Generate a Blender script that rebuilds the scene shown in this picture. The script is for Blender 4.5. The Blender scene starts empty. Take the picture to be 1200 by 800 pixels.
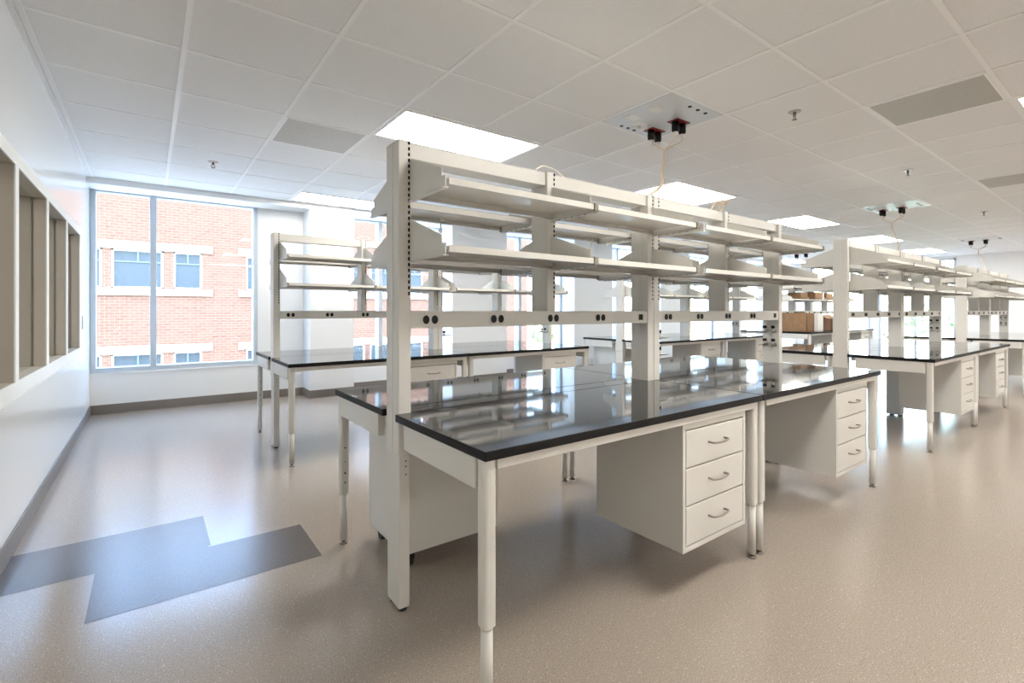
import bpy, bmesh, math, random
from mathutils import Vector, Matrix
random.seed(7)
PI = math.pi
C = bpy.context.scene.collection

# ------------------------------------------------------------------ materials
def lin(c):
    c = c / 255.0
    return c / 12.92 if c <= 0.04045 else ((c + 0.055) / 1.055) ** 2.4
def rgb(r, g, b): return (lin(r), lin(g), lin(b), 1.0)

def mat(name, col, rough=0.5, metal=0.0, spec=0.5, coat=0.0):
    m = bpy.data.materials.new(name); m.use_nodes = True
    p = m.node_tree.nodes['Principled BSDF']
    p.inputs['Base Color'].default_value = col
    p.inputs['Roughness'].default_value = rough
    p.inputs['Metallic'].default_value = metal
    p.inputs['Specular IOR Level'].default_value = spec
    p.inputs['Coat Weight'].default_value = coat
    return m
def nodes(m): return m.node_tree.nodes, m.node_tree.links, m.node_tree.nodes['Principled BSDF']

def noise_mix(m, c1, c2, scale, lo=0.4, hi=0.6, detail=3.0, coords='Object'):
    N, L, p = nodes(m)
    tc = N.new('ShaderNodeTexCoord'); n = N.new('ShaderNodeTexNoise')
    n.inputs['Scale'].default_value = scale; n.inputs['Detail'].default_value = detail
    L.new(tc.outputs[coords], n.inputs['Vector'])
    r = N.new('ShaderNodeValToRGB')
    r.color_ramp.elements[0].position = lo; r.color_ramp.elements[0].color = c1
    r.color_ramp.elements[1].position = hi; r.color_ramp.elements[1].color = c2
    L.new(n.outputs['Fac'], r.inputs['Fac']); L.new(r.outputs['Color'], p.inputs['Base Color'])
    return r

M = {}
M['paint'] = mat('cream_powder_coat', rgb(208, 205, 198), 0.34)
M['shelf'] = mat('cream_shelf_enamel', rgb(208, 205, 198), 0.24)
M['slot'] = mat('slot_shadow', rgb(14, 13, 12), 0.9, spec=0.1)
M['clip'] = mat('grey_bracket_clip', rgb(128, 122, 110), 0.4)
M['epoxy'] = mat('black_epoxy_top', rgb(30, 29, 30), 0.07, spec=0.62)
N, L, p = nodes(M['epoxy'])
_tc = N.new('ShaderNodeTexCoord'); _n = N.new('ShaderNodeTexNoise'); _n.inputs['Scale'].default_value = 6.0
_mr = N.new('ShaderNodeMapRange'); _mr.inputs['To Min'].default_value = 0.025; _mr.inputs['To Max'].default_value = 0.07
L.new(_tc.outputs['Object'], _n.inputs['Vector']); L.new(_n.outputs['Fac'], _mr.inputs['Value']); L.new(_mr.outputs['Result'], p.inputs['Roughness'])
M['edge'] = mat('black_epoxy_edge', rgb(20, 18, 18), 0.5, spec=0.2)
M['chrome'] = mat('brushed_chrome', rgb(185, 182, 176), 0.28, metal=1.0)
M['pull'] = mat('satin_nickel', rgb(140, 135, 126), 0.32, metal=1.0)
M['black'] = mat('black_plastic', rgb(14, 13, 13), 0.45, spec=0.25)
M['rubber'] = mat('black_rubber', rgb(24, 24, 25), 0.6)
M['red'] = mat('red_plastic', rgb(128, 22, 26), 0.4)
M['wall'] = mat('white_wall_paint', rgb(234, 235, 234), 0.5)
M['gloss_wall'] = mat('glossy_white_wall', rgb(232, 233, 233), 0.16, spec=0.6)
M['tan'] = mat('shaded_frame_paint', rgb(180, 172, 160), 0.4)  # frame paint with the shade of the jambs mixed into its colour
M['alu'] = mat('grey_aluminium_frame', rgb(190, 200, 208), 0.4)
M['base'] = mat('taupe_rubber_base', rgb(122, 115, 108), 0.45)
M['grid'] = mat('white_grid_bar', rgb(238, 238, 237), 0.45)
M['tile'] = mat('ceiling_tile', rgb(206, 203, 198), 0.85, spec=0.2)
noise_mix(M['tile'], rgb(228, 228, 227), rgb(234, 234, 233), 160, 0.35, 0.65)
M['vent'] = mat('grey_perforated_panel', rgb(150, 148, 140), 0.5)
N, L, p = nodes(M['vent'])
_tc = N.new('ShaderNodeTexCoord'); _v = N.new('ShaderNodeTexVoronoi'); _v.inputs['Scale'].default_value = 110; _v.inputs['Randomness'].default_value = 0.0
_r = N.new('ShaderNodeValToRGB'); _r.color_ramp.elements[0].position = 0.28; _r.color_ramp.elements[0].color = rgb(130, 128, 123)
_r.color_ramp.elements[1].position = 0.34; _r.color_ramp.elements[1].color = rgb(196, 194, 188)
L.new(_tc.outputs['Object'], _v.inputs['Vector']); L.new(_v.outputs['Distance'], _r.inputs['Fac']); L.new(_r.outputs['Color'], p.inputs['Base Color'])
M['panel'] = mat('galvanised_panel', rgb(208, 212, 214), 0.35)
M['cream_cord'] = mat('cream_cord', rgb(222, 206, 184), 0.5)
M['white_cord'] = mat('white_cord', rgb(226, 222, 214), 0.5)
M['card'] = mat('brown_cardboard', rgb(164, 122, 82), 0.8)
noise_mix(M['card'], rgb(130, 98, 68), rgb(144, 112, 82), 14, 0.3, 0.7)
M['foam'] = mat('white_foam_box', rgb(238, 238, 236), 0.7)
M['rubber_dark_tile'] = mat('charcoal_floor_tile', rgb(118, 112, 108), 0.24, spec=0.4)
noise_mix(M['rubber_dark_tile'], rgb(86, 79, 74), rgb(108, 101, 96), 260, 0.35, 0.65)

# floor: polished beige vinyl with pale and dark specks
M['floor'] = mat('speckled_beige_floor', rgb(190, 178, 162), 0.19, spec=0.5)
N, L, p = nodes(M['floor'])
_tc = N.new('ShaderNodeTexCoord')
_n1 = N.new('ShaderNodeTexNoise'); _n1.inputs['Scale'].default_value = 220; _n1.inputs['Detail'].default_value = 4
_r1 = N.new('ShaderNodeValToRGB'); _r1.color_ramp.elements[0].position = 0.34; _r1.color_ramp.elements[0].color = rgb(142, 131, 120)
_r1.color_ramp.elements[1].position = 0.64; _r1.color_ramp.elements[1].color = rgb(170, 157, 145)
_n2 = N.new('ShaderNodeTexVoronoi'); _n2.inputs['Scale'].default_value = 75
_r2 = N.new('ShaderNodeValToRGB'); _r2.color_ramp.elements[0].position = 0.0; _r2.color_ramp.elements[0].color = (1, 1, 1, 1)
_r2.color_ramp.elements[1].position = 0.2; _r2.color_ramp.elements[1].color = (0, 0, 0, 1)
_mx = N.new('ShaderNodeMix'); _mx.data_type = 'RGBA'; _mx.inputs['B'].default_value = rgb(214, 202, 190)
_n3 = N.new('ShaderNodeTexVoronoi'); _n3.inputs['Scale'].default_value = 60
_r3 = N.new('ShaderNodeValToRGB'); _r3.color_ramp.elements[0].position = 0.0; _r3.color_ramp.elements[0].color = (1, 1, 1, 1)
_r3.color_ramp.elements[1].position = 0.17; _r3.color_ramp.elements[1].color = (0, 0, 0, 1)
_mx3 = N.new('ShaderNodeMix'); _mx3.data_type = 'RGBA'; _mx3.inputs['B'].default_value = rgb(112, 102, 90)
for n in (_n1, _n2, _n3): L.new(_tc.outputs['Object'], n.inputs['Vector'])
_mp = N.new('ShaderNodeMapping'); _mp.inputs['Location'].default_value = (3.3, 1.7, 0); L.new(_tc.outputs['Object'], _mp.inputs['Vector']); L.new(_mp.outputs['Vector'], _n3.inputs['Vector'])
L.new(_n1.outputs['Fac'], _r1.inputs['Fac']); L.new(_n2.outputs['Distance'], _r2.inputs['Fac']); L.new(_n3.outputs['Distance'], _r3.inputs['Fac'])
L.new(_r2.outputs['Color'], _mx.inputs['Factor']); L.new(_r1.outputs['Color'], _mx.inputs['A'])
L.new(_r3.outputs['Color'], _mx3.inputs['Factor']); L.new(_mx.outputs['Result'], _mx3.inputs['A'])
L.new(_mx3.outputs['Result'], p.inputs['Base Color'])

# clear pane: transparent with a Fresnel share of mirror reflection
M['glass'] = bpy.data.materials.new('clear_pane'); M['glass'].use_nodes = True
nt = M['glass'].node_tree; nt.nodes.clear()
_o = nt.nodes.new('ShaderNodeOutputMaterial'); _t = nt.nodes.new('ShaderNodeBsdfTransparent'); _g = nt.nodes.new('ShaderNodeBsdfGlossy')
_g.inputs['Roughness'].default_value = 0.0; _t.inputs['Color'].default_value = (0.96, 0.98, 0.97, 1)
_f = nt.nodes.new('ShaderNodeFresnel'); _f.inputs['IOR'].default_value = 1.45; _m = nt.nodes.new('ShaderNodeMixShader')
_ge = nt.nodes.new('ShaderNodeNewGeometry'); _sb = nt.nodes.new('ShaderNodeMath'); _sb.operation = 'SUBTRACT'; _sb.inputs[0].default_value = 1.0
_mu = nt.nodes.new('ShaderNodeMath'); _mu.operation = 'MULTIPLY'
nt.links.new(_ge.outputs['Backfacing'], _sb.inputs[1]); nt.links.new(_sb.outputs[0], _mu.inputs[0]); nt.links.new(_f.outputs['Fac'], _mu.inputs[1])
nt.links.new(_mu.outputs[0], _m.inputs['Fac']); nt.links.new(_t.outputs[0], _m.inputs[1]); nt.links.new(_g.outputs[0], _m.inputs[2]); nt.links.new(_m.outputs[0], _o.inputs[0])

def emit(name, col, s):
    m = bpy.data.materials.new(name); m.use_nodes = True; n = m.node_tree.nodes; n.clear()
    o = n.new('ShaderNodeOutputMaterial'); e = n.new('ShaderNodeEmission'); e.inputs['Color'].default_value = col; e.inputs['Strength'].default_value = s
    m.node_tree.links.new(e.outputs[0], o.inputs[0]); return m
LAMP = 22.5
M['lamp'] = emit('light_diffuser', (1.0, 0.965, 0.915, 1), LAMP)

# outside
M['brick'] = mat('red_brick', rgb(190, 120, 95), 0.85)
N, L, p = nodes(M['brick'])
_tc = N.new('ShaderNodeTexCoord'); _mp = N.new('ShaderNodeMapping'); _mp.inputs['Rotation'].default_value = (PI / 2, 0, 0)
_b = N.new('ShaderNodeTexBrick'); _b.inputs['Scale'].default_value = 1.0; _b.inputs['Brick Width'].default_value = 0.30; _b.inputs['Row Height'].default_value = 0.11
_b.inputs['Mortar Size'].default_value = 0.012; _b.inputs['Color1'].default_value = rgb(94, 66, 51); _b.inputs['Color2'].default_value = rgb(85, 58, 44); _b.inputs['Mortar'].default_value = rgb(108, 84, 70)
L.new(_tc.outputs['Object'], _mp.inputs['Vector']); L.new(_mp.outputs['Vector'], _b.inputs['Vector']); L.new(_b.outputs['Color'], p.inputs['Base Color'])
M['stone'] = mat('pale_stone', rgb(196, 190, 180), 0.8)
M['dark_glass'] = mat('dark_window_pane', rgb(58, 66, 72), 0.25, spec=0.12)
M['blue_frame'] = mat('blue_grey_sash', rgb(70, 84, 98), 0.5)
M['white_frame'] = mat('white_window_frame', rgb(225, 225, 222), 0.5)
M['leaf'] = mat('leaf_green', rgb(112, 150, 78), 0.6)
noise_mix(M['leaf'], rgb(140, 164, 112), rgb(176, 196, 146), 1.2)
M['bark'] = mat('bark', rgb(110, 92, 74), 0.9)
M['ground'] = mat('pale_paving', rgb(186, 184, 176), 0.9)
noise_mix(M['ground'], rgb(176, 174, 166), rgb(196, 194, 186), 0.6)

# ------------------------------------------------------------------ mesh builder
class MB:
    def __init__(s): s.bm = bmesh.new()
    def _add(s, verts, faces, mi=0, smooth=False):
        vs = [s.bm.verts.new(v) for v in verts]
        out = []
        for f in faces:
            fc = s.bm.faces.new([vs[i] for i in f]); fc.material_index = mi; fc.smooth = smooth; out.append(fc)
        return vs, out
    def box(s, x0, y0, z0, x1, y1, z1, mi=0, bev=0.0):
        v = [(x0, y0, z0), (x1, y0, z0), (x1, y1, z0), (x0, y1, z0), (x0, y0, z1), (x1, y0, z1), (x1, y1, z1), (x0, y1, z1)]
        vs, fs = s._add(v, [(0, 3, 2, 1), (4, 5, 6, 7), (0, 1, 5, 4), (1, 2, 6, 5), (2, 3, 7, 6), (3, 0, 4, 7)], mi)
        if bev:
            es = list({e for f in fs for e in f.edges})
            r = bmesh.ops.bevel(s.bm, geom=es, offset=bev, segments=2, affect='EDGES', profile=0.5)
            for f in r['faces']: f.material_index = mi
        return s
    def prism(s, poly, axis, a, b, mi=0):
        n = len(poly)
        def P(u, w, t): return {'x': (t, u, w), 'y': (u, t, w), 'z': (u, w, t)}[axis]
        vs, fs = s._add([P(u, w, a) for u, w in poly] + [P(u, w, b) for u, w in poly],
               [tuple(range(n))[::-1], tuple(range(n, 2 * n))] + [(i, (i + 1) % n, n + (i + 1) % n, n + i) for i in range(n)], mi)
        bmesh.ops.recalc_face_normals(s.bm, faces=fs)
        return s
    def cyl(s, p0, p1, r0, r1=None, n=16, mi=0, smooth=True):
        r1 = r0 if r1 is None else r1
        p0, p1 = Vector(p0), Vector(p1); d = (p1 - p0).normalized()
        u = d.orthogonal().normalized(); w = d.cross(u)
        ring = lambda c, r: [tuple(c + u * r * math.cos(2 * PI * i / n) + w * r * math.sin(2 * PI * i / n)) for i in range(n)]
        vs, fs = s._add(ring(p0, r0) + ring(p1, r1), [(i, (i + 1) % n, n + (i + 1) % n, n + i) for i in range(n)], mi, smooth)
        for cap in (vs[:n][::-1], vs[n:]):
            f = s.bm.faces.new(cap); f.material_index = mi
        return s
    def tube(s, pts, r, n=8, mi=0, sub=6):
        P = [Vector(q) for q in pts]; path = []
        if len(P) > 2 and sub > 1:
            for i in range(len(P) - 1):
                a, b, c, d = P[max(i - 1, 0)], P[i], P[i + 1], P[min(i + 2, len(P) - 1)]
                for k in range(sub):
                    t = k / sub
                    path.append(0.5 * ((2 * b) + (c - a) * t + (2 * a - 5 * b + 4 * c - d) * t * t + (3 * b - a - 3 * c + d) * t ** 3))
            path.append(P[-1])
        else: path = P
        prev = None; rings = []; nv = None
        for i, q in enumerate(path):
            d = (path[min(i + 1, len(path) - 1)] - path[max(i - 1, 0)]).normalized()
            if nv is None: nv = d.orthogonal().normalized()
            else:
                nv = (nv - d * nv.dot(d)); nv = nv.normalized() if nv.length > 1e-6 else d.orthogonal().normalized()
            w = d.cross(nv)
            rings.append([s.bm.verts.new(q + nv * r * math.cos(2 * PI * k / n) + w * r * math.sin(2 * PI * k / n)) for k in range(n)])
        for a, b in zip(rings, rings[1:]):
            for k in range(n):
                f = s.bm.faces.new((a[k], a[(k + 1) % n], b[(k + 1) % n], b[k])); f.smooth = True; f.material_index = mi
        for cap in (rings[0][::-1], rings[-1]):
            f = s.bm.faces.new(cap); f.material_index = mi
        return s
    def quad(s, a, b, c, d, mi=0): s._add([a, b, c, d], [(0, 1, 2, 3)], mi); return s
    def build(s, name, mats, parent=None, loc=None):
        me = bpy.data.meshes.new(name); s.bm.to_mesh(me); s.bm.free()
        for m in (mats if isinstance(mats, (list, tuple)) else [mats]): me.materials.append(M[m] if isinstance(m, str) else m)
        o = bpy.data.objects.new(name, me); C.objects.link(o)
        if parent is not None: o.parent = parent
        if loc is not None: o.location = loc
        return o

def tag(o, label, cat, group=None):
    o['label'] = label; o['category'] = cat
    if group: o['group'] = group
    return o
def thing(name, label, cat, loc=(0, 0, 0), rz=0.0, group=None):
    o = bpy.data.objects.new(name, None); C.objects.link(o); o.empty_display_size = 0.1
    o.location = loc; o.rotation_euler = (0, 0, rz)
    return tag(o, label, cat, group)
def struct(o): o['kind'] = 'structure'; return o
KIDS = {}
def kids(o):
    return [c for c in bpy.data.objects if c.parent == o]
def snapshot(o): return (o, [snapshot(k) for k in kids(o)])
def copy_tree(tree, parent=None):
    o, ks = tree
    c = o.copy(); C.objects.link(c); c.parent = parent
    for k in ks: copy_tree(k, c)
    return c
def place(tree, first, loc, rz, label, group):
    o = tree[0] if first else copy_tree(tree)
    o.location = loc; o.rotation_euler = (0, 0, rz)
    o['label'] = label; o['group'] = group
    return o

# ------------------------------------------------------------------ room
XW, XE, YN, YS, ZC = -0.505, 16.0, 6.85, -4.2, 2.467
T = 0.6096; GX, GY = 0.147, 1.828          # ceiling grid origin
b = MB(); b.box(-2.8, YS - 0.2, -0.15, XE + 0.2, YN + 0.2, 0.0)
z = 0.0008                                   # four inlaid charcoal squares
for x0, y0, x1, y1 in ((XW, 2.712, -0.184, 3.126), (-0.184, 2.712, 0.236, 3.126), (-0.184, 2.298, 0.226, 2.712), (0.226, 2.298, 0.632, 2.702)):
    b.quad((x0, y0, z), (x1, y0, z), (x1, y1, z), (x0, y1, z), 1)
struct(b.build('floor', ['floor', 'rubber_dark_tile']))

b = MB(); b.box(-2.8, YS - 0.2, ZC, XE + 0.2, YN + 0.3, ZC + 0.3)
w = 0.012; zb = ZC - 0.004
for i in range(-1, 27):
    x = GX + T * i
    if x < XE: b.box(x - w, YS, zb, x + w, 6.5, ZC + 0.001, 1)
for j in range(-9, 8):
    y = GY + T * j
    if y > YS: b.box(XW, y - w, zb + 0.0008, XE, y + w, ZC + 0.001, 1)
b.box(XW, YS, zb - 0.001, XW + 0.022, 6.5, ZC + 0.001, 1)
struct(b.build('ceiling', ['tile', 'grid']))
# lowered strip along the window wall (shade pocket)
struct(MB().box(XW, 6.5, 2.405, XE, YN + 0.02, ZC + 0.01, 0, 0.003).build('trim_1', ['wall']))

# left wall with an opening for the interior window
OY0, OY1, OZ0, OZ1 = 0.55, 5.88, 0.735, 1.84
b = MB(); xo = XW - 0.13
b.box(xo, YS, 0, XW, YN, OZ0); b.box(xo, YS, OZ1, XW, YN, ZC)
b.box(xo, YS, OZ0, XW, OY0, OZ1); b.box(xo, OY1, OZ0, XW, YN, OZ1)
struct(b.build('wall_left', ['gloss_wall']))
struct(MB().box(-2.75, YS, 0, -2.65, YN, ZC).build('wall_corridor', ['wall']))
b = MB(); b.box(XW, YS, 0, XW + 0.008, YN, 0.1, 0, 0.003)
struct(b.build('baseboard_left', ['base']))

# interior window: stepped hollow-metal frame, mullions and panes
def interior_window():
    ys = [OY0 + 0.035, 1.475, 2.345, 3.215, 4.085, 4.96, OY1 - 0.035]
    b = MB(); xi = xo - 0.004; xf = XW + 0.006; xm = XW - 0.055
    for y in ys:                                   # stepped section: two flats with a groove
        hw = 0.035
        b.prism([(xf, y - hw), (xf, y + hw), (xm + 0.008, y + hw), (xm + 0.008, y + hw - 0.014), (xm - 0.008, y + hw - 0.014), (xm - 0.008, y + hw), (xi, y + hw),
                 (xi, y - hw), (xm - 0.008, y - hw), (xm - 0.008, y - hw + 0.014), (xm + 0.008, y - hw + 0.014), (xm + 0.008, y - hw)], 'z', OZ0, OZ1, 0)
    b.box(xi, OY0, OZ1 - 0.05, xf, OY1, OZ1, 0); b.box(xi, OY0, OZ0, xf, OY1, OZ0 + 0.045, 0)
    f = struct(b.build('window_9', ['tan']))
    b = MB()                                       # pale face trim on the room side
    for y in ys: b.box(xf - 0.001, y - 0.0365, OZ0 + 0.046, xf + 0.005, y + 0.0365, OZ1 - 0.051)
    b.box(xf - 0.001, OY0 - 0.02, OZ1 - 0.052, xf + 0.006, OY1 + 0.02, OZ1 + 0.01); b.box(xf - 0.001, OY0 - 0.02, OZ0 - 0.03, xf + 0.006, OY1 + 0.02, OZ0 + 0.047)
    b.build('window_casing', ['wall'], f)
    for a, c in zip(ys, ys[1:]):
        MB().box(xm - 0.003, a + 0.02, OZ0 + 0.04, xm + 0.003, c - 0.02, OZ1 - 0.045).build('pane', ['glass'], f)
interior_window()

# window wall: bays between pillars
SILL, HEAD = 0.44, 2.41
bays = [(XW, 1.10)] + [(2.22 + 2.55 * k, 3.70 + 2.55 * k) for k in range(0, 5)]
b = MB(); YO = YN + 0.2
xs = XW
for (x0, x1) in bays:
    if x0 > xs: b.box(xs, YN, 0, x0, YO, ZC)
    b.box(x0, YN, 0, x1, YO, SILL); b.box(x0, YN, HEAD, x1, YO, ZC); xs = x1
b.box(xs, YN, 0, XE + 0.2, YO, ZC)
struct(b.build('wall_north', ['wall']))
for k, (x0, x1) in enumerate(((1.64, 2.20),) + tuple((3.70 + 2.55 * q, 4.72 + 2.55 * q) for q in range(5))):
    struct(MB().box(x0, 6.5, 0, x1, YN + 0.01, 2.41, 0, 0.004).build('pillar_%d' % (k + 1), ['wall']))
    struct(MB().box(x0 - 0.008, 6.492, 0, x1 + 0.008, YN - 0.01, 0.1, 0, 0.003).build('baseboard_pillar_%d' % (k + 1), ['base']))
def window(idx, x0, x1, mull):
    b = MB(); y0, y1 = YN - 0.01, YN + 0.11; fw = 0.05
    b.box(x0 + .002, y0, SILL + .002, x0 + fw, y1, HEAD - .002, 0, .003); b.box(x1 - fw, y0, SILL + .002, x1 - .002, y1, HEAD - .002, 0, .003)
    b.box(x0 + fw, y0, SILL + .002, x1 - fw, y1, SILL + 0.055, 0, .003); b.box(x0 + fw, y0, HEAD - 0.02, x1 - fw, y1, HEAD - .002, 0, .003)
    b.box(mull - 0.03, y0 - 0.01, SILL + .003, mull + 0.03, y1 + .004, HEAD - .003, 0, .003)
    f = struct(b.build('window_%d' % idx, ['alu']))
    MB().box(x0 + 0.01, YN + 0.055, SILL + 0.02, mull, YN + 0.061, HEAD - 0.01).build('pane', ['glass'], f)
    MB().box(mull, YN + 0.055, SILL + 0.02, x1 - 0.01, YN + 0.061, HEAD - 0.01).build('pane', ['glass'], f)
    MB().box(x0 + 0.003, YN - 0.02, SILL - 0.012, x1 - 0.003, YN + 0.02, SILL + 0.003).build('window_sill', ['wall'], f)
for k, (x0, x1) in enumerate(bays): window(k + 1, x0, x1, x0 + (0.545 if k == 0 else 0.48))
b = MB(); xs = XW
for (x0, x1) in ((XW, 1.632), (2.21, 3.69), (4.73, 6.24), (7.28, 8.79), (9.83, 11.34), (12.38, 13.89), (14.93, XE)): b.box(x0, YN - 0.008, 0, x1, YN, 0.1)
struct(b.build('baseboard_north', ['base']))
# east wall with tall windows north of a plain stretch
ew = [(3.15, 4.75), (4.95, 6.45)]
b = MB(); ys = YS
for y0, y1 in ew:
    b.box(XE, ys, 0, XE + 0.2, y0, ZC); b.box(XE, y0, 0, XE + 0.2, y1, 0.3); b.box(XE, y0, HEAD, XE + 0.2, y1, ZC); ys = y1
b.box(XE, ys, 0, XE + 0.2, YN + 0.2, ZC)
struct(b.build('wall_east', ['wall']))
for k, (y0, y1) in enumerate(ew):
    b = MB()
    for y in (y0 + 0.025, (y0 + y1) / 2, y1 - 0.025): b.box(XE - 0.01, y - 0.025, 0.3, XE + 0.1, y + 0.025, HEAD)
    b.box(XE - 0.01, y0, 0.3, XE + 0.1, y1, 0.35); b.box(XE - 0.01, y0, HEAD - 0.04, XE + 0.1, y1, HEAD)
    f = struct(b.build('window_%d' % (7 + k), ['alu']))
    MB().box(XE + 0.05, y0 + 0.01, 0.31, XE + 0.056, y1 - 0.01, HEAD - 0.01).build('pane', ['glass'], f)
struct(MB().box(XE - 0.008, YS, 0, XE, YN, 0.1).build('baseboard_east', ['base']))
struct(MB().box(-2.8, YS - 0.2, 0, XE + 0.2, YS, ZC).build('wall_south', ['wall']))
struct(MB().box(-2.8, YN, 0, XW, YN + 0.2, ZC).build('wall_corridor_end', ['wall']))

# ------------------------------------------------------------------ lab table (local: x 0..LT, y 0..DT, front at y=0)
LT, DT, HT, TH = 1.494, 0.595, 0.734, 0.027
def make_table():
    t = thing('lab_table', 'x', 'table')
    b = MB(); b.box(0, 0, HT - TH, LT, DT, HT, 0, 0.003)
    b.bm.faces.ensure_lookup_table()
    for f in b.bm.faces:
        if abs(f.normal.z) < 0.5: f.material_index = 1
    b.build('worktop', ['epoxy', 'edge'], t)
    zt = HT - TH; b = MB()
    for x0 in (0.006, LT - 0.034): b.box(x0, 0.06, zt - 0.09, x0 + 0.028, DT - 0.06, zt, 0, 0.003)
    b.box(0.05, 0.012, zt - 0.03, LT - 0.05, 0.04, zt, 0, 0.002); b.box(0.05, DT - 0.04, zt - 0.03, LT - 0.05, DT - 0.012, zt, 0, 0.002)
    b.box(0.03, DT / 2 - 0.02, zt - 0.03, LT - 0.03, DT / 2 + 0.02, zt)
    b.build('frame', ['paint'], t)
    for sx in (0, 1):
        for sy in (0,):
            x = 0.030 if sx == 0 else LT - 0.030; y = 0.037 if sy == 0 else DT - 0.037
            b = MB()
            prof = [(x + 0.0215 * math.copysign(abs(math.cos(q)) ** 0.62, math.cos(q)), y + 0.0215 * math.copysign(abs(math.sin(q)) ** 0.62, math.sin(q))) for q in [2 * PI * k / 28 for k in range(28)]]
            b.prism(prof, 'z', 0.245, zt)
            b.cyl((x, y, 0.235), (x, y, 0.245), 0.0175, 0.0200, n=20); b.cyl((x, y, 0.02), (x, y, 0.24), 0.0172, n=20)
            d = 1 if sy == 0 else -1
            for zz, r in ((0.46, .004), (0.395, .0025), (0.34, .0045), (0.295, .004)):
                b.cyl((x, y + d * 0.020, zz), (x, y + d * 0.0222, zz), r, n=8, mi=1)
            lg = b.build('leg', ['paint', 'slot'], t)
            f = MB(); f.cyl((x, y, 0), (x, y, 0.008), 0.019, 0.017, n=14); f.cyl((x, y, 0.008), (x, y, 0.024), 0.009, n=10)
            f.build('levelling_foot', ['pull'], lg)
    return t
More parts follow.
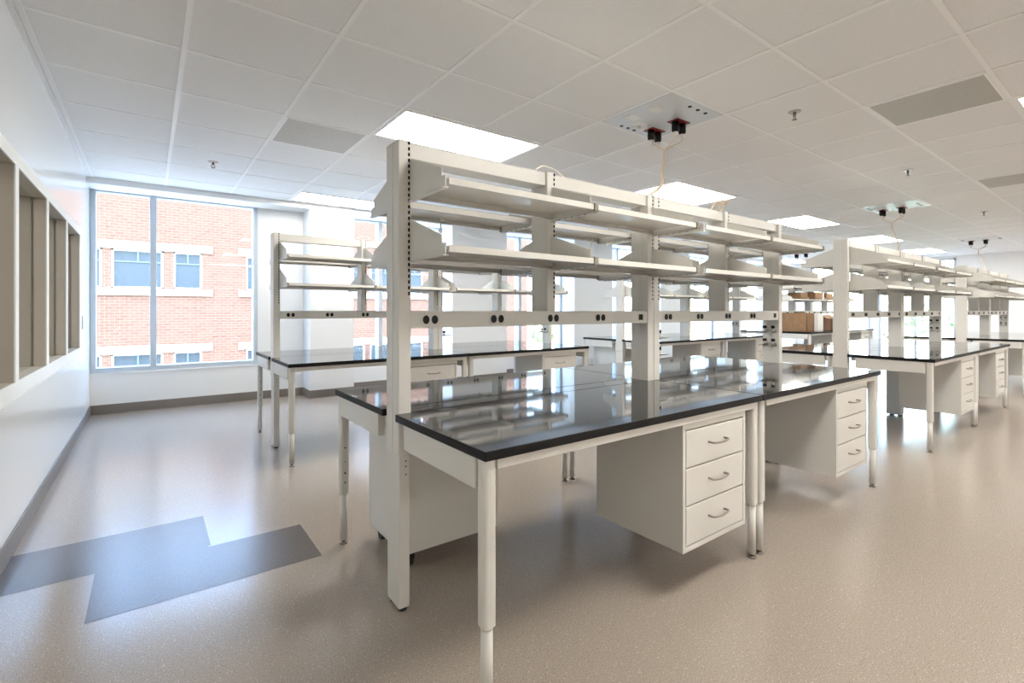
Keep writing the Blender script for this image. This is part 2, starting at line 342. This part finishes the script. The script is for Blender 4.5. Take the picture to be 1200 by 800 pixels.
# ------------------------------------------------------------------ shelving unit (local: x 0..UL, centred on y=0)
UL, UD = 1.485, 0.116; ZU = 1.745; RZ0, RZ1 = 1.046, 1.111; SH = 0.277
SHELVES = (1.306, 1.528)
def slots(b, x, z0, z1, y):
    s = 1 if y > 0 else -1; zz = z1
    while zz > z0:
        b.box(x - 0.0038, min(y, y + s * 0.0006), zz - 0.0064, x + 0.0038, max(y, y + s * 0.0006), zz + 0.0064, 1); zz -= 0.0215
def make_unit(taps):
    t = thing('shelving_unit', 'x', 'shelving'); h = UD / 2
    for x0 in (0.0, UL - 0.05):
        b = MB(); b.box(x0, -h, 0.58, x0 + 0.05, h, ZU, 0, 0.004)
        b.box(x0 + 0.004, -h + 0.004, 0.012, x0 + 0.046, h - 0.004, 0.58, 0, 0.003)
        b.box(x0 + 0.012, h - 0.004, 0.012, x0 + 0.030, h + 0.018, 0.70, 0, 0.002)
        b.box(x0 - 0.0012, -0.006, 0.58, x0 + 0.0512, 0.006, ZU - 0.004)          # centre rib on the broad faces
        for y in (-h, h): slots(b, x0 + 0.041, 1.16, 1.735, y)
        for zz in (0.555, 0.535, 0.505): b.cyl((x0 + 0.030, -h + 0.0035, zz), (x0 + 0.030, -h + 0.0045, zz), 0.003, n=8, mi=1)
        up = b.build('upright', ['paint', 'slot'], t)
        for y in (-h + 0.022, h - 0.022):
            MB().cyl((x0 + 0.025, y, 0), (x0 + 0.025, y, 0.014), 0.017, 0.012, n=12).build('levelling_foot', ['rubber'], up)
    MB().box(0.0503, -h + 0.0005, HT - TH, UL - 0.0503, h - 0.003, HT, 0, 0.0015).build('worktop_filler', ['epoxy'], t)
    xm = 0.7175; b = MB(); b.box(xm, -h, RZ1, xm + 0.05, h, ZU, 0, 0.004)
    for y in (-h, h): slots(b, xm + 0.041, 1.16, 1.735, y)
    b.build('hanging_upright', ['paint', 'slot'], t)
    for x0, x1 in ((0.05, xm), (xm + 0.05, UL - 0.05)):
        MB().box(x0, -0.045, 1.682, x1, 0.045, 1.741, 0, 0.003).build('header_rail', ['paint'], t)
    b = MB(); b.box(0.05, -0.054, RZ0, UL - 0.05, 0.054, RZ1 - 0.006, 0, 0.002); b.box(0.05, -0.05, RZ1 - 0.006, UL - 0.05, 0.05, RZ1)
    rail = b.build('power_rail', ['paint'], t)
    for k in range(5):
        b = MB(); x = 0.112 + 0.3125 * k; zc = 1.078
        if k < 4:
            b.box(x - 0.022, -0.0552, zc - 0.022, x + 0.060, -0.054, zc + 0.022, 0)
            for dx in (0.0, 0.037):
                b.prism([(x + dx + 0.0125 * math.cos(a) * 1.05, zc + 0.0165 * math.sin(a)) for a in [2 * PI * q / 16 for q in range(16)]], 'y', -0.0552, -0.059, 1)
        else:
            b.box(x - 0.004, -0.0552, zc - 0.02, x + 0.036, -0.054, zc + 0.02, 0); b.box(x + 0.001, -0.058, zc - 0.015, x + 0.015, -0.0552, zc + 0.015, 1); b.box(x + 0.017, -0.058, zc - 0.015, x + 0.031, -0.0552, zc + 0.015, 1)
        b.build('outlet', ['paint', 'black'], rail)
    for s in (-1, 1):
        yi, yo = s * (h + 0.002), s * (h + SH)
        for zs in SHELVES:
            zt = zs + 0.022
            for x0, x1 in ((0.056, 0.732), (0.752, 1.457)):        # pan shelf: top sheet with folded lips
                ya, yb = sorted((yi + s * 0.012, yo)); b = MB()
                b.box(x0, ya, zt - 0.003, x1, yb, zt)
                b.box(x0, min(yo, yo - s * 0.003), zs, x1, max(yo, yo - s * 0.003), zt); y2 = yi + s * 0.012
                b.box(x0, min(yo - s * 0.003, yo - s * 0.016), zs, x1, max(yo - s * 0.003, yo - s * 0.016), zs + 0.002)
                b.box(x0, min(y2, y2 + s * 0.003), zs - 0.004, x1, max(y2, y2 + s * 0.003), zt); b.box(x0, min(y2, y2 + s * 0.016), zs - 0.004, x1, max(y2, y2 + s * 0.016), zs - 0.002)
                b.build('shelf', ['shelf'], t)
            for q, xb in enumerate((0.045, 0.742, 1.468)):
                b = MB(); ya, yb = sorted((yi, yo - s * 0.004))
                b.box(xb - 0.002, ya, zs - 0.012, xb + 0.002, yb, zt + 0.008); b.box(xb - 0.010, ya, zs - 0.012, xb + 0.010, yb, zs - 0.009)
                b.prism([(yi, zt), (yi, zt + 0.125), (yi + s * 0.245, zt + 0.038), (yi + s * 0.245, zt)], 'x', xb - 0.0015, xb + 0.0015)
                yp = yi + s * 0.02; b.cyl((xb - 0.002, yp, zs + 0.012), (xb + 0.006, yp, zs + 0.012), 0.006, n=10, mi=0)
                for k in range(5 if q else 0): b.box(xb - 0.0098, yi + s * (0.06 + 0.04 * k) - 0.006, zs - 0.0128, xb - 0.004, yi + s * (0.06 + 0.04 * k) + 0.006, zs - 0.0121, 2)
                if q: y3 = sorted((yo - s * 0.004, yo + s * 0.006)); b.box(xb - 0.011, y3[0], zs - 0.006, xb + 0.011, y3[1], zs + 0.026, 1, 0.002)
                b.build('shelf_bracket', ['paint', 'clip', 'slot'], t)
    if taps:
        for xf, d in ((0.05, 1), (UL - 0.05, -1)):
            for zz in (0.962, 0.868):
                for y in (-0.030, 0.030):
                    b = MB(); b.cyl((xf, y, zz), (xf + d * 0.006, y, zz), 0.016, n=14)
                    b.cyl((xf, y, zz), (xf + d * 0.042, y, zz), 0.008, n=10); b.cyl((xf + d * 0.03, y, zz - 0.012), (xf + d * 0.03, y, zz + 0.028), 0.009, 0.007, n=12)
                    g = b.build('gas_tap', ['chrome'], t)
                    k = MB(); k.cyl((xf + d * 0.03, y, zz + 0.024), (xf + d * 0.03, y, zz + 0.042), 0.0135, n=14); k.build('knob', ['black'], g)
                    k = MB(); k.cyl((xf + d * 0.04, y, zz - 0.002), (xf + d * 0.115, y, zz - 0.004), 0.006, 0.0035, n=8); k.build('nozzle', ['chrome'], g)
    return t
# ------------------------------------------------------------------ hanging drawer cabinet (local: front at y=0, x 0..W, z 0..H)
def make_cabinet():
    W, D, H = 0.46, 0.45, 0.495
    t = thing('drawer_cabinet', 'x', 'cabinet')
    b = MB(); b.box(0, 0.022, 0, W, D, H, 0, 0.002)
    b.box(0, 0, 0, 0.017, 0.024, H); b.box(W - 0.017, 0, 0, W, 0.024, H); b.box(0.017, 0, H - 0.022, W - 0.017, 0.024, H); b.box(0.017, 0, 0, W - 0.017, 0.024, 0.02)
    b.build('body', ['paint'], t)
    zs = [0.024, 0.178, 0.325, 0.471]
    for a, c in zip(zs, zs[1:]):
        d = MB().box(0.021, -0.001, a, W - 0.021, 0.018, c - 0.005, 0, 0.0025).build('drawer', ['paint'], t)
        zm = (a + c) / 2 + 0.006; x0, x1 = W / 2 - 0.057, W / 2 + 0.057
        MB().tube([(x0, 0.0, zm), (x0, -0.018, zm), (x0 + 0.012, -0.026, zm - 0.001), (W / 2, -0.029, zm - 0.003), (x1 - 0.012, -0.026, zm - 0.001), (x1, -0.018, zm), (x1, 0.0, zm)], 0.0042, 8).build('handle', ['pull'], d)
    return t
def make_mobile():
    W, D, Z0, Z1 = 0.48, 0.42, 0.075, 0.640
    t = thing('mobile_cabinet', 'x', 'cabinet')
    b = MB(); b.box(0, 0, Z0, W, D - 0.02, Z1, 0, 0.003); b.box(0.008, 0.03, Z0 - 0.008, W - 0.008, D - 0.04, Z0)
    b.build('body', ['paint'], t)
    d = MB().box(0.004, D - 0.02, Z0 + 0.18 * 2, W - 0.004, D, Z1 - 0.004, 0, 0.003).build('drawer', ['paint'], t)
    MB().tube([(0.18, D, 0.54), (0.18, D + 0.026, 0.54), (0.30, D + 0.026, 0.54), (0.30, D, 0.54)], 0.004, 8, sub=1).build('handle', ['pull'], d)
    d = MB().box(0.004, D - 0.02, Z0 + 0.004, W - 0.004, D, Z0 + 0.355, 0, 0.003).build('door', ['paint'], t)
    for x in (0.05, W - 0.05):
        for y in (0.05, D - 0.06):
            c = MB(); c.cyl((x, y, 0.05), (x, y, 0.068), 0.014, n=10); c.box(x - 0.016, y - 0.012, 0.03, x - 0.012, y + 0.02, 0.055); c.box(x + 0.012, y - 0.012, 0.03, x + 0.016, y + 0.02, 0.055)
            k = c.build('caster', ['rubber'], t)
            MB().cyl((x - 0.011, y + 0.008, 0.024), (x + 0.011, y + 0.008, 0.024), 0.024, n=16).build('wheel', ['rubber'], k)
    return t

TBL = snapshot(make_table()); UNA = snapshot(make_unit(False)); UNB = snapshot(make_unit(True)); CAB = snapshot(make_cabinet()); MOB = snapshot(make_mobile())
ISL = [('A1', 0.72, 1.09, 'the nearest island'), ('B1', 4.90, 1.09, 'the second front-row island'), ('C1', 9.10, 1.09, 'the third front-row island'),
       ('A2', 0.79, 3.71, 'the left window-row island'), ('B2', 5.00, 3.71, 'the middle window-row island'), ('C2', 9.22, 3.71, 'the window-row island holding cardboard boxes')]
first = True; fm = True
for key, X, Y, where in ISL:
    for k in (0, 1):
        end = 'left' if k == 0 else 'right'
        place(TBL, first and k == 0, (X + 1.5 * k, Y, 0), 0, 'black-topped white table at the front %s of %s' % (end, where), 'black-topped lab tables')
        place(TBL, False, (X + 1.5 * k + LT, Y + 1.31, 0), PI, 'black-topped white table at the rear %s of %s' % (end, where), 'black-topped lab tables')
        place(UNB if k else UNA, first and (key == 'A1'), (X + 0.015 + 1.4875 * k, Y + 0.655, 0), 0,
              ('cream shelving unit with gas taps, right half of %s' if k else 'cream shelving unit without taps, left half of %s') % where, 'cream bench shelving units')
        place(CAB, first and k == 0, (X + (0.92 if k == 0 else 2.36), Y + 0.022, 0.18), 0,
              'three-drawer cabinet under the front %s table of %s' % (end, where), 'hanging drawer cabinets')
    first = False
    if key in ('A1', 'B2'):
        place(MOB, fm, (X + 0.145, Y + 0.84, 0), 0, 'cabinet on casters under the rear left table of %s' % where, 'cabinets on casters'); fm = False

# ------------------------------------------------------------------ ceiling fittings
def light(name_where, x0, y0, w=1.2192, d=0.6096):
    t = thing('ceiling_light', name_where, 'ceiling light', (x0 + w / 2, y0 + d / 2, ZC - 0.006), 0, 'recessed ceiling lights')
    a, c = w / 2 - 0.012, d / 2 - 0.012; b = MB()
    for q in ((-a, -c, a, -c + 0.02), (-a, c - 0.02, a, c), (-a, -c + 0.02, -a + 0.02, c - 0.02), (a - 0.02, -c + 0.02, a, c - 0.02)): b.box(q[0], q[1], -0.002, q[2], q[3], 0.008)
    b.build('light_frame', ['grid'], t)
    MB().box(-a + 0.02, -c + 0.02, 0.0, a - 0.02, c - 0.02, 0.006).build('diffuser', ['lamp'], t)
ORD = ['first', 'second', 'third', 'fourth', 'fifth']
for k in range(5):
    x = GX + T * (2 + 5 * k)
    light('%s lit ceiling panel from the left above the front-row islands' % ORD[k], x, GY + 2 * T)
    light('%s lit ceiling panel from the left over the near aisle' % ORD[k], x, GY - 3 * T)
    light('%s added lit ceiling panel from the left, unseen behind the near aisle' % ORD[k], x, GY - 8 * T)  # row out of view, added as fill for the near benches
    if k in (0, 4): light('%s lit ceiling panel from the left along the window wall' % ORD[k], x, 5.88, d=0.5)
def vent(x0, y0, label):
    t = thing('ceiling_vent', label, 'vent', (x0 + T / 2, y0 + T / 2, ZC - 0.006), 0, 'grey perforated ceiling vents')
    a = T / 2 - 0.012; b = MB()
    for q in ((-a, -a, a, -a + 0.016), (-a, a - 0.016, a, a), (-a, -a + 0.016, -a + 0.016, a - 0.016), (a - 0.016, -a + 0.016, a, a - 0.016)): b.box(q[0], q[1], -0.001, q[2], q[3], 0.008)
    b.build('vent_frame', ['grid'], t); MB().box(-a + 0.016, -a + 0.016, 0.0, a - 0.016, a - 0.016, 0.005).build('perforated_plate', ['vent'], t)
vent(GX + T, GY + 3 * T, 'grey perforated ceiling vent left of the first lit panel')
vent(GX + 6 * T, GY - 2 * T, 'grey perforated ceiling vent at upper right beside the sprinkler')
vent(GX + 11 * T, GY - 2 * T, 'farthest grey ceiling vent, at the right edge of the view')
def sprinkler(x, y, label):
    t = thing('ceiling_sprinkler', label, 'sprinkler', (x, y, ZC), 0, 'ceiling sprinkler heads')
    b = MB(); b.cyl((0, 0, -0.006), (0, 0, 0), 0.036, 0.040, n=20); b.build('escutcheon', ['chrome'], t)
    b = MB(); b.cyl((0, 0, -0.03), (0, 0, -0.006), 0.010, n=10)
    for s in (-1, 1): b.tube([(s * 0.008, 0, -0.028), (s * 0.015, 0, -0.038), (s * 0.004, 0, -0.052)], 0.003, 6)
    b.cyl((0, 0, -0.056), (0, 0, -0.053), 0.016, n=14); b.build('nozzle', ['pull'], t)
sprinkler(0.47, 5.2, 'sprinkler head on the ceiling near the left window')
sprinkler(3.53, 1.526, 'sprinkler head on the ceiling right of the near service panel')
sprinkler(5.87, 1.508, 'sprinkler head on the ceiling left of the second service panel')
sprinkler(9.165, 1.52, 'farthest sprinkler head on the ceiling at right')

def service(x0, y0, where, end, short):
    t = thing('ceiling_service_panel', 'grey metal ceiling service panel with sockets ' + where, 'service panel', (x0 + T / 2, y0 + T / 2, ZC - 0.006), 0, 'ceiling service panels')
    a = T / 2 - 0.01; b = MB(); b.box(-a, -a, 0, a, a, 0.008, 0, 0.002)
    b.build('plate', ['panel'], t)
    reds = [(0.155, -0.035), (0.155, 0.175)]
    for k, (x, y) in enumerate(((-0.18, 0.10), (-0.05, 0.16), (0.02, 0.20), (-0.16, -0.08))):
        MB().box(x - 0.055, y - 0.035, -0.006, x + 0.055, y + 0.035, 0, 0, 0.003).build('cover_plate', ['white_frame'], t)
    for x in (-0.2, -0.13, -0.06):
        MB().cyl((x + 0.08, 0.255, -0.004), (x + 0.08, 0.255, 0.001), 0.013, n=12).build('port', ['black'], t)
    for x in (-0.02, 0.07, 0.16):
        MB().cyl((x, -0.24, -0.004), (x, -0.24, 0.001), 0.013, n=12).build('port', ['black'], t)
    for x, y in reds: MB().box(x - 0.075, y - 0.045, -0.006, x + 0.075, y + 0.045, 0, 0, 0.002).build('socket_plate', ['red'], t)
    # Y-shaped cord with four plugs
    c = thing('power_cord', 'cream Y-shaped power cord hanging from the service panel ' + where, 'power cord', (x0 + T / 2, y0 + T / 2, ZC - 0.012), 0, 'ceiling power cords')
    e = Vector(end) - c.location
    pl = []
    for x, y in reds:
        for dx in (-0.04, 0.04):
            b = MB(); b.cyl((x + dx, y, -0.06), (x + dx, y, 0.0), 0.026, n=16); b.cyl((x + dx, y, -0.075), (x + dx, y, -0.06), 0.018, 0.026, n=16)
            q = b.build('plug', ['black'], c); MB().cyl((x + dx, y, -0.10), (x + dx, y, -0.072), 0.015, 0.019, n=12).build('strain_relief', ['white_cord'], q)
            pl.append((x + dx, y))
    j = Vector((0.12, 0.06, -0.19)); b = MB()
    for x, y in pl:
        b.tube([(x, y, -0.095), (x * 0.97 + 0.004, y * 0.9 + 0.006, -0.125), tuple(j + Vector(((x - 0.15) * 0.1, (y - 0.07) * 0.08, 0.02))), tuple(j)], 0.0045, 8)
    for o in (-0.007, 0.007):
        b.tube([tuple(j + Vector((o * 0.3, 0, 0.01))), tuple(j + Vector((o, 0, -0.06))), tuple(j.lerp(e, 0.35) + Vector((0.03 + o, 0, -0.03))), tuple(j.lerp(e, 0.72) + Vector((0.06 + o, 0, -0.02))), tuple(e + Vector((o, 0, 0.0)))], 0.0065, 8)
    b.build('cord', ['cream_cord'], c)
service(GX + 4 * T, GY, 'over the nearest island', (2.245, 1.735, 1.755), 'n')
service(GX + 12 * T, GY, 'over the second front island', (6.43, 1.735, 1.755), 'n')
service(GX + 20 * T, GY, 'over the third front-row island', (10.63, 1.735, 1.755), 'n')
service(GX + 19.5 * T, GY + 5 * T, 'over the cardboard box island', (10.75, 4.355, 1.755), 'n')

# loose cables on the shelving
def cable(label, pts, m='white_cord', r=0.004):
    tag(MB().tube(pts, r, 8).build('loose_cable', [m]), label, 'cable', 'loose cables on the shelving')
for X, Y, wh in ((0.735, 1.745, 'nearest island, left half'), (0.805, 4.365, 'left window island, left half'), (4.915, 1.745, 'second front island, left half')):
    x = X + 0.7425
    cable('pale cable looped over the middle shelving post, ' + wh,
          [(x - 0.07, Y + 0.0, 1.743), (x - 0.04, Y - 0.01, 1.768), (x, Y - 0.005, 1.785), (x + 0.05, Y - 0.02, 1.773), (x + 0.10, Y - 0.03, 1.745)])
x = 2.2225 + 0.7425
tag(MB().tube([(x - 0.02, 1.79, 1.752), (x - 0.02, 1.758, 1.813), (x + 0.01, 1.73, 1.798), (x + 0.05, 1.75, 1.788), (x + 0.03, 1.76, 1.758), (x - 0.02, 1.74, 1.79), (x - 0.04, 1.715, 1.803), (x + 0.02, 1.70, 1.818), (x + 0.07, 1.73, 1.818), (x + 0.05, 1.76, 1.798)], 0.007, 8).build('coiled_cable', ['cream_cord']),
    'cream cable coil bundled on the post right of the hanging power cord', 'cable')
cable('white cable end dangling off the right end of the nearest shelving', [(3.66, 1.74, 1.745), (3.74, 1.73, 1.79), (3.83, 1.72, 1.773), (3.86, 1.72, 1.79), (3.865, 1.72, 1.73)])
cable('thin grey cable arching over the rear lower shelf of the nearest island', [(1.70, 2.00, 1.332), (1.74, 2.0, 1.42), (1.813, 2.0, 1.455), (1.95, 2.0, 1.42), (2.04, 2.0, 1.332)], 'clip', 0.0035)
cable('thin white cable hanging between the rear shelves of the nearest island', [(2.05, 1.98, 1.525), (2.03, 1.98, 1.46), (2.04, 1.97, 1.40), (2.06, 1.97, 1.332)])
cable('short white cable curled on the rear lower shelf near the left end post', [(1.05, 1.95, 1.525), (1.05, 1.95, 1.43), (1.045, 1.95, 1.34), (1.09, 1.95, 1.333)], r=0.003)

# stickers on the header and the plate on the left wall
tag(MB().box(XW, 6.13, 0.94, XW + 0.006, 6.20, 1.06, 0, 0.002).build('wall_switch', ['alu']), 'small grey switch plate on the left wall beside the window', 'switch')

# ------------------------------------------------------------------ boxes on the far window-row island
def carton(x0, y0, z0, w, d, h, label, m='card', open_=False):
    t = thing('cardboard_box' if m == 'card' else 'foam_box', label, 'box', (x0 + w / 2, y0 + d / 2, z0), 0, 'boxes on the far window-row island')
    a, c = w / 2, d / 2; b = MB(); k = 0.006
    b.box(-a, -c, 0, a, c, k); b.box(-a, -c, 0, -a + k, c, h); b.box(a - k, -c, 0, a, c, h); b.box(-a, -c, 0, a, -c + k, h); b.box(-a, c - k, 0, a, c, h)
    b.build('carton_body', [m], t)
    b = MB()
    if open_:
        b.prism([(-c, h), (-c - 0.09, h - 0.07), (-c - 0.09, h - 0.066), (-c, h + 0.004)], 'x', -a, a); b.prism([(c, h), (c + 0.08, h + 0.05), (c + 0.08, h + 0.054), (c, h + 0.004)], 'x', -a, a)
    else:
        b.box(-a, -c, h, a, -0.002, h + 0.004); b.box(-a, 0.002, h, a, c, h + 0.004)
    b.build('flap', [m], t)
zt = HT + 0.001; X, Y = 9.22, 3.71
carton(X + 0.06, Y + 0.10, zt, 0.30, 0.44, 0.33, 'large plain brown cardboard box at the left end of the far island')
carton(X + 0.40, Y + 0.06, zt, 0.24, 0.26, 0.32, 'white foam box beside the large brown cardboard box', 'foam')
carton(X + 0.72, Y + 0.12, zt, 0.40, 0.38, 0.30, 'open brown cardboard box with its flaps out on the far island', open_=True)
carton(X + 1.55, Y + 0.10, zt, 0.40, 0.40, 0.22, 'low brown cardboard box on the right of the far island top')
carton(X + 1.05, Y + 0.655 - 0.30, 1.335, 0.34, 0.22, 0.13, 'brown cardboard box on the front lower shelf of the far island')
carton(X + 0.42, Y + 0.655 - 0.30, 1.335, 0.30, 0.22, 0.11, 'flat brown cardboard box on the lower shelf above the large box')
carton(X + 1.56, Y + 0.655 - 0.30, 1.335, 0.30, 0.22, 0.12, 'brown cardboard box on the lower shelf toward the right of the far island')
carton(X + 1.40, Y + 0.655 - 0.29, 1.335, 0.07, 0.2, 0.13, 'small white box standing between cardboard boxes on the far lower shelf', 'foam')

# ------------------------------------------------------------------ outside
struct(MB().box(-60, YN + 0.4, -6.4, 90, 90, -6.2).build('ground', ['ground']))
def building():
    YB, X0, X1, Z1 = 24.0, -14.0, 19.0, 8.1
    t = thing('brick_building', 'red brick building with stone lintels and dark windows across the yard', 'building', (0, YB, -6.2))
    o = 6.2
    wins = []
    for zf in (-4.05, 0.0, 4.05):
        z0, z1 = 1.98 + zf, 3.50 + zf
        for base in (-10.1, 0, 10.1):
            for a, c in ((-3.1, -1.42), (-1.15, 0.47), (0.80, 1.78), (3.40, 4.40), (5.6, 6.5)):
                if base + a > X0 + .3 and base + c < X1 - .3: wins.append((base + a, base + c, z0, z1))
    xs = sorted({(a, c) for a, c, _, _ in wins}); zs = sorted({(a, c) for _, _, a, c in wins})
    b = MB(); px = X0                                   # facade with true openings: piers and spandrels
    for a, c in xs:
        b.box(px, 0, 0, a, 0.35, Z1 + o); px = c
        pz = 0
        for z0, z1 in zs: b.box(a, 0, pz, c, 0.35, z0 + o); pz = z1 + o
        b.box(a, 0, pz, c, 0.35, Z1 + o)
    b.box(px, 0, 0, X1, 0.35, Z1 + o); b.box(X0, 0.35, 0, X0 + 0.3, 9, Z1 + o); b.box(X1 - 0.3, 0.35, 0, X1, 9, Z1 + o); b.box(X0, 9, 0, X1, 9.3, Z1 + o); b.box(X0, 0.35, Z1 + o - 0.3, X1, 9, Z1 + o)
    for z0, z1 in zs: b.box(X0 + .3, 0.35, z0 + o - 1.3, X1 - .3, 9, z0 + o - 1.1)
    b.build('facade', ['brick'], t)
    b = MB()
    for zf in (-4.05, 0.0, 4.05):
        for base in (-10.1, 0, 10.1):
            for a, c in ((-3.4, 2.15), (3.1, 4.7), (5.4, 6.7)):
                a, c = max(base + a, X0), min(base + c, X1)
                if c - a < 1: continue
                b.box(a, -0.07, 3.50 + zf + o, c, 0.02, 3.80 + zf + o); b.box(a, -0.09, 1.72 + zf + o, c, 0.02, 1.98 + zf + o)
        b.box(X0, -0.03, 2.9 + zf + o, X0 + 0.01, 0, 2.95 + zf + o)
    b.build('stone_band', ['stone'], t)
    for a, c, z0, z1 in wins:
        if z1 < -1.5 or z0 > 8: continue
        f = MB(); w = 0.07
        f.box(a, 0.08, z0 + o, a + w, 0.2, z1 + o); f.box(c - w, 0.08, z0 + o, c, 0.2, z1 + o); f.box(a, 0.08, z0 + o, c, 0.2, z0 + o + w); f.box(a, 0.08, z1 + o - w, c, 0.2, z1 + o)
        f.box((a + c) / 2 - 0.03, 0.1, z1 + o - 0.45, (a + c) / 2 + 0.03, 0.16, z1 + o - w, 1); f.box(a + w, 0.1, z1 + o - 0.5, c - w, 0.16, z1 + o - 0.45, 1)
        fr = f.build('window', ['white_frame', 'blue_frame'], t)
        MB().box(a + 0.03, 0.14, z0 + o + 0.03, c - 0.03, 0.15, z1 + o - 0.03).build('window_pane', ['dark_glass'], fr)
building()
def tree(x, y, z0, h, r, label, n=1500):
    t = thing('leafy_tree', label, 'tree', (x, y, z0), 0, 'trees outside the windows')
    b = MB(); b.tube([(0, 0, 0), (0.1, 0.05, h * 0.3), (0, 0.1, h * 0.7)], 0.18, 10)
    for k in range(7):
        a = k * 2.4; b.tube([(0.05, 0.05, h * (0.3 + 0.05 * k)), (math.cos(a) * r * 0.4, math.sin(a) * r * 0.4, h * (0.45 + 0.05 * k)), (math.cos(a) * r * 0.75, math.sin(a) * r * 0.75, h * (0.55 + 0.05 * k))], 0.06, 6)
    b.build('trunk', ['bark'], t)
    b = MB(); R = random.Random(int(x * 10 + y))
    for k in range(n):
        while True:
            p = Vector((R.uniform(-1, 1), R.uniform(-1, 1), R.uniform(-1, 1)))
            if 0.25 < p.length < 1: break
        wob = 0.82 + 0.18 * math.sin(5 * p.x + 3 * p.z) * math.cos(4 * p.y)
        p = Vector((p.x * r * wob, p.y * r * wob, h * 0.64 + p.z * h * 0.38 * wob))
        u = Vector((R.uniform(-1, 1), R.uniform(-1, 1), R.uniform(-1, 1))).normalized() * R.uniform(0.14, 0.3); w = u.orthogonal().normalized() * u.length * 0.6
        b._add([tuple(p - u), tuple(p + w), tuple(p + u), tuple(p - w)], [(0, 1, 2, 3)])
    b.build('foliage', ['leaf'], t)
tree(23.2, 25.0, -6.2, 8.0, 2.6, 'leafy green tree beside the right corner of the brick building')
tree(27.0, 6.2, -6.2, 7.6, 2.4, 'leafy green tree outside the far east windows, left one')
tree(30.5, 11.6, -6.2, 7.2, 2.4, 'leafy green tree outside the far east windows, right one')

# ------------------------------------------------------------------ light, sky, camera
sun = bpy.data.lights.new('sun', 'SUN'); sun.energy = 1.8; sun.angle = math.radians(2); sun.color = (1.0, 0.95, 0.88)
so = bpy.data.objects.new('sun', sun); C.objects.link(so)
d = Vector((0.30, 0.80, -0.75)); so.rotation_euler = d.to_track_quat('-Z', 'Y').to_euler(); so.location = (0, -20, 30)
wd = bpy.data.worlds.new('sky'); bpy.context.scene.world = wd; wd.use_nodes = True
nt = wd.node_tree; bg = nt.nodes['Background']; sk = nt.nodes.new('ShaderNodeTexSky')
sk.sky_type = 'NISHITA'; sk.sun_disc = False; sk.sun_elevation = math.radians(62); sk.sun_rotation = math.radians(200); sk.air_density = 1.0; sk.dust_density = 0.9; sk.ozone_density = 1.5
nt.links.new(sk.outputs[0], bg.inputs['Color']); bg.inputs['Strength'].default_value = 3.6

cl = bpy.data.lights.new('corridor_fill', 'AREA'); cl.shape = 'RECTANGLE'; cl.size = 0.6; cl.size_y = 5.0; cl.energy = 35; cl.color = (1.0, 0.97, 0.93)  # unseen area light added to brighten the interior window jambs from behind
lo = bpy.data.objects.new('corridor_fill', cl); C.objects.link(lo); lo.location = (-1.7, 3.2, ZC - 0.02)
cam = bpy.data.cameras.new('camera'); co = bpy.data.objects.new('camera', cam); C.objects.link(co)
co.location = (0, 0, 1.112); co.rotation_euler = (PI / 2, 0, -math.radians(36.6))
cam.sensor_width = 36.0; cam.lens = 573.0 / 1200.0 * 36.0; cam.shift_y = -36.0 / 1200.0; cam.clip_start = 0.05; cam.clip_end = 500
sc = bpy.context.scene; sc.camera = co
sc.view_settings.view_transform = 'Standard'; sc.view_settings.look = 'None'; sc.view_settings.gamma = 1.0; sc.view_settings.use_curve_mapping = False
sc.view_settings.exposure = 0.16
try:
    sc.cycles.max_bounces = 10; sc.cycles.diffuse_bounces = 6; sc.cycles.glossy_bounces = 5; sc.cycles.transparent_max_bounces = 16
    sc.cycles.use_denoising = True
except Exception: pass
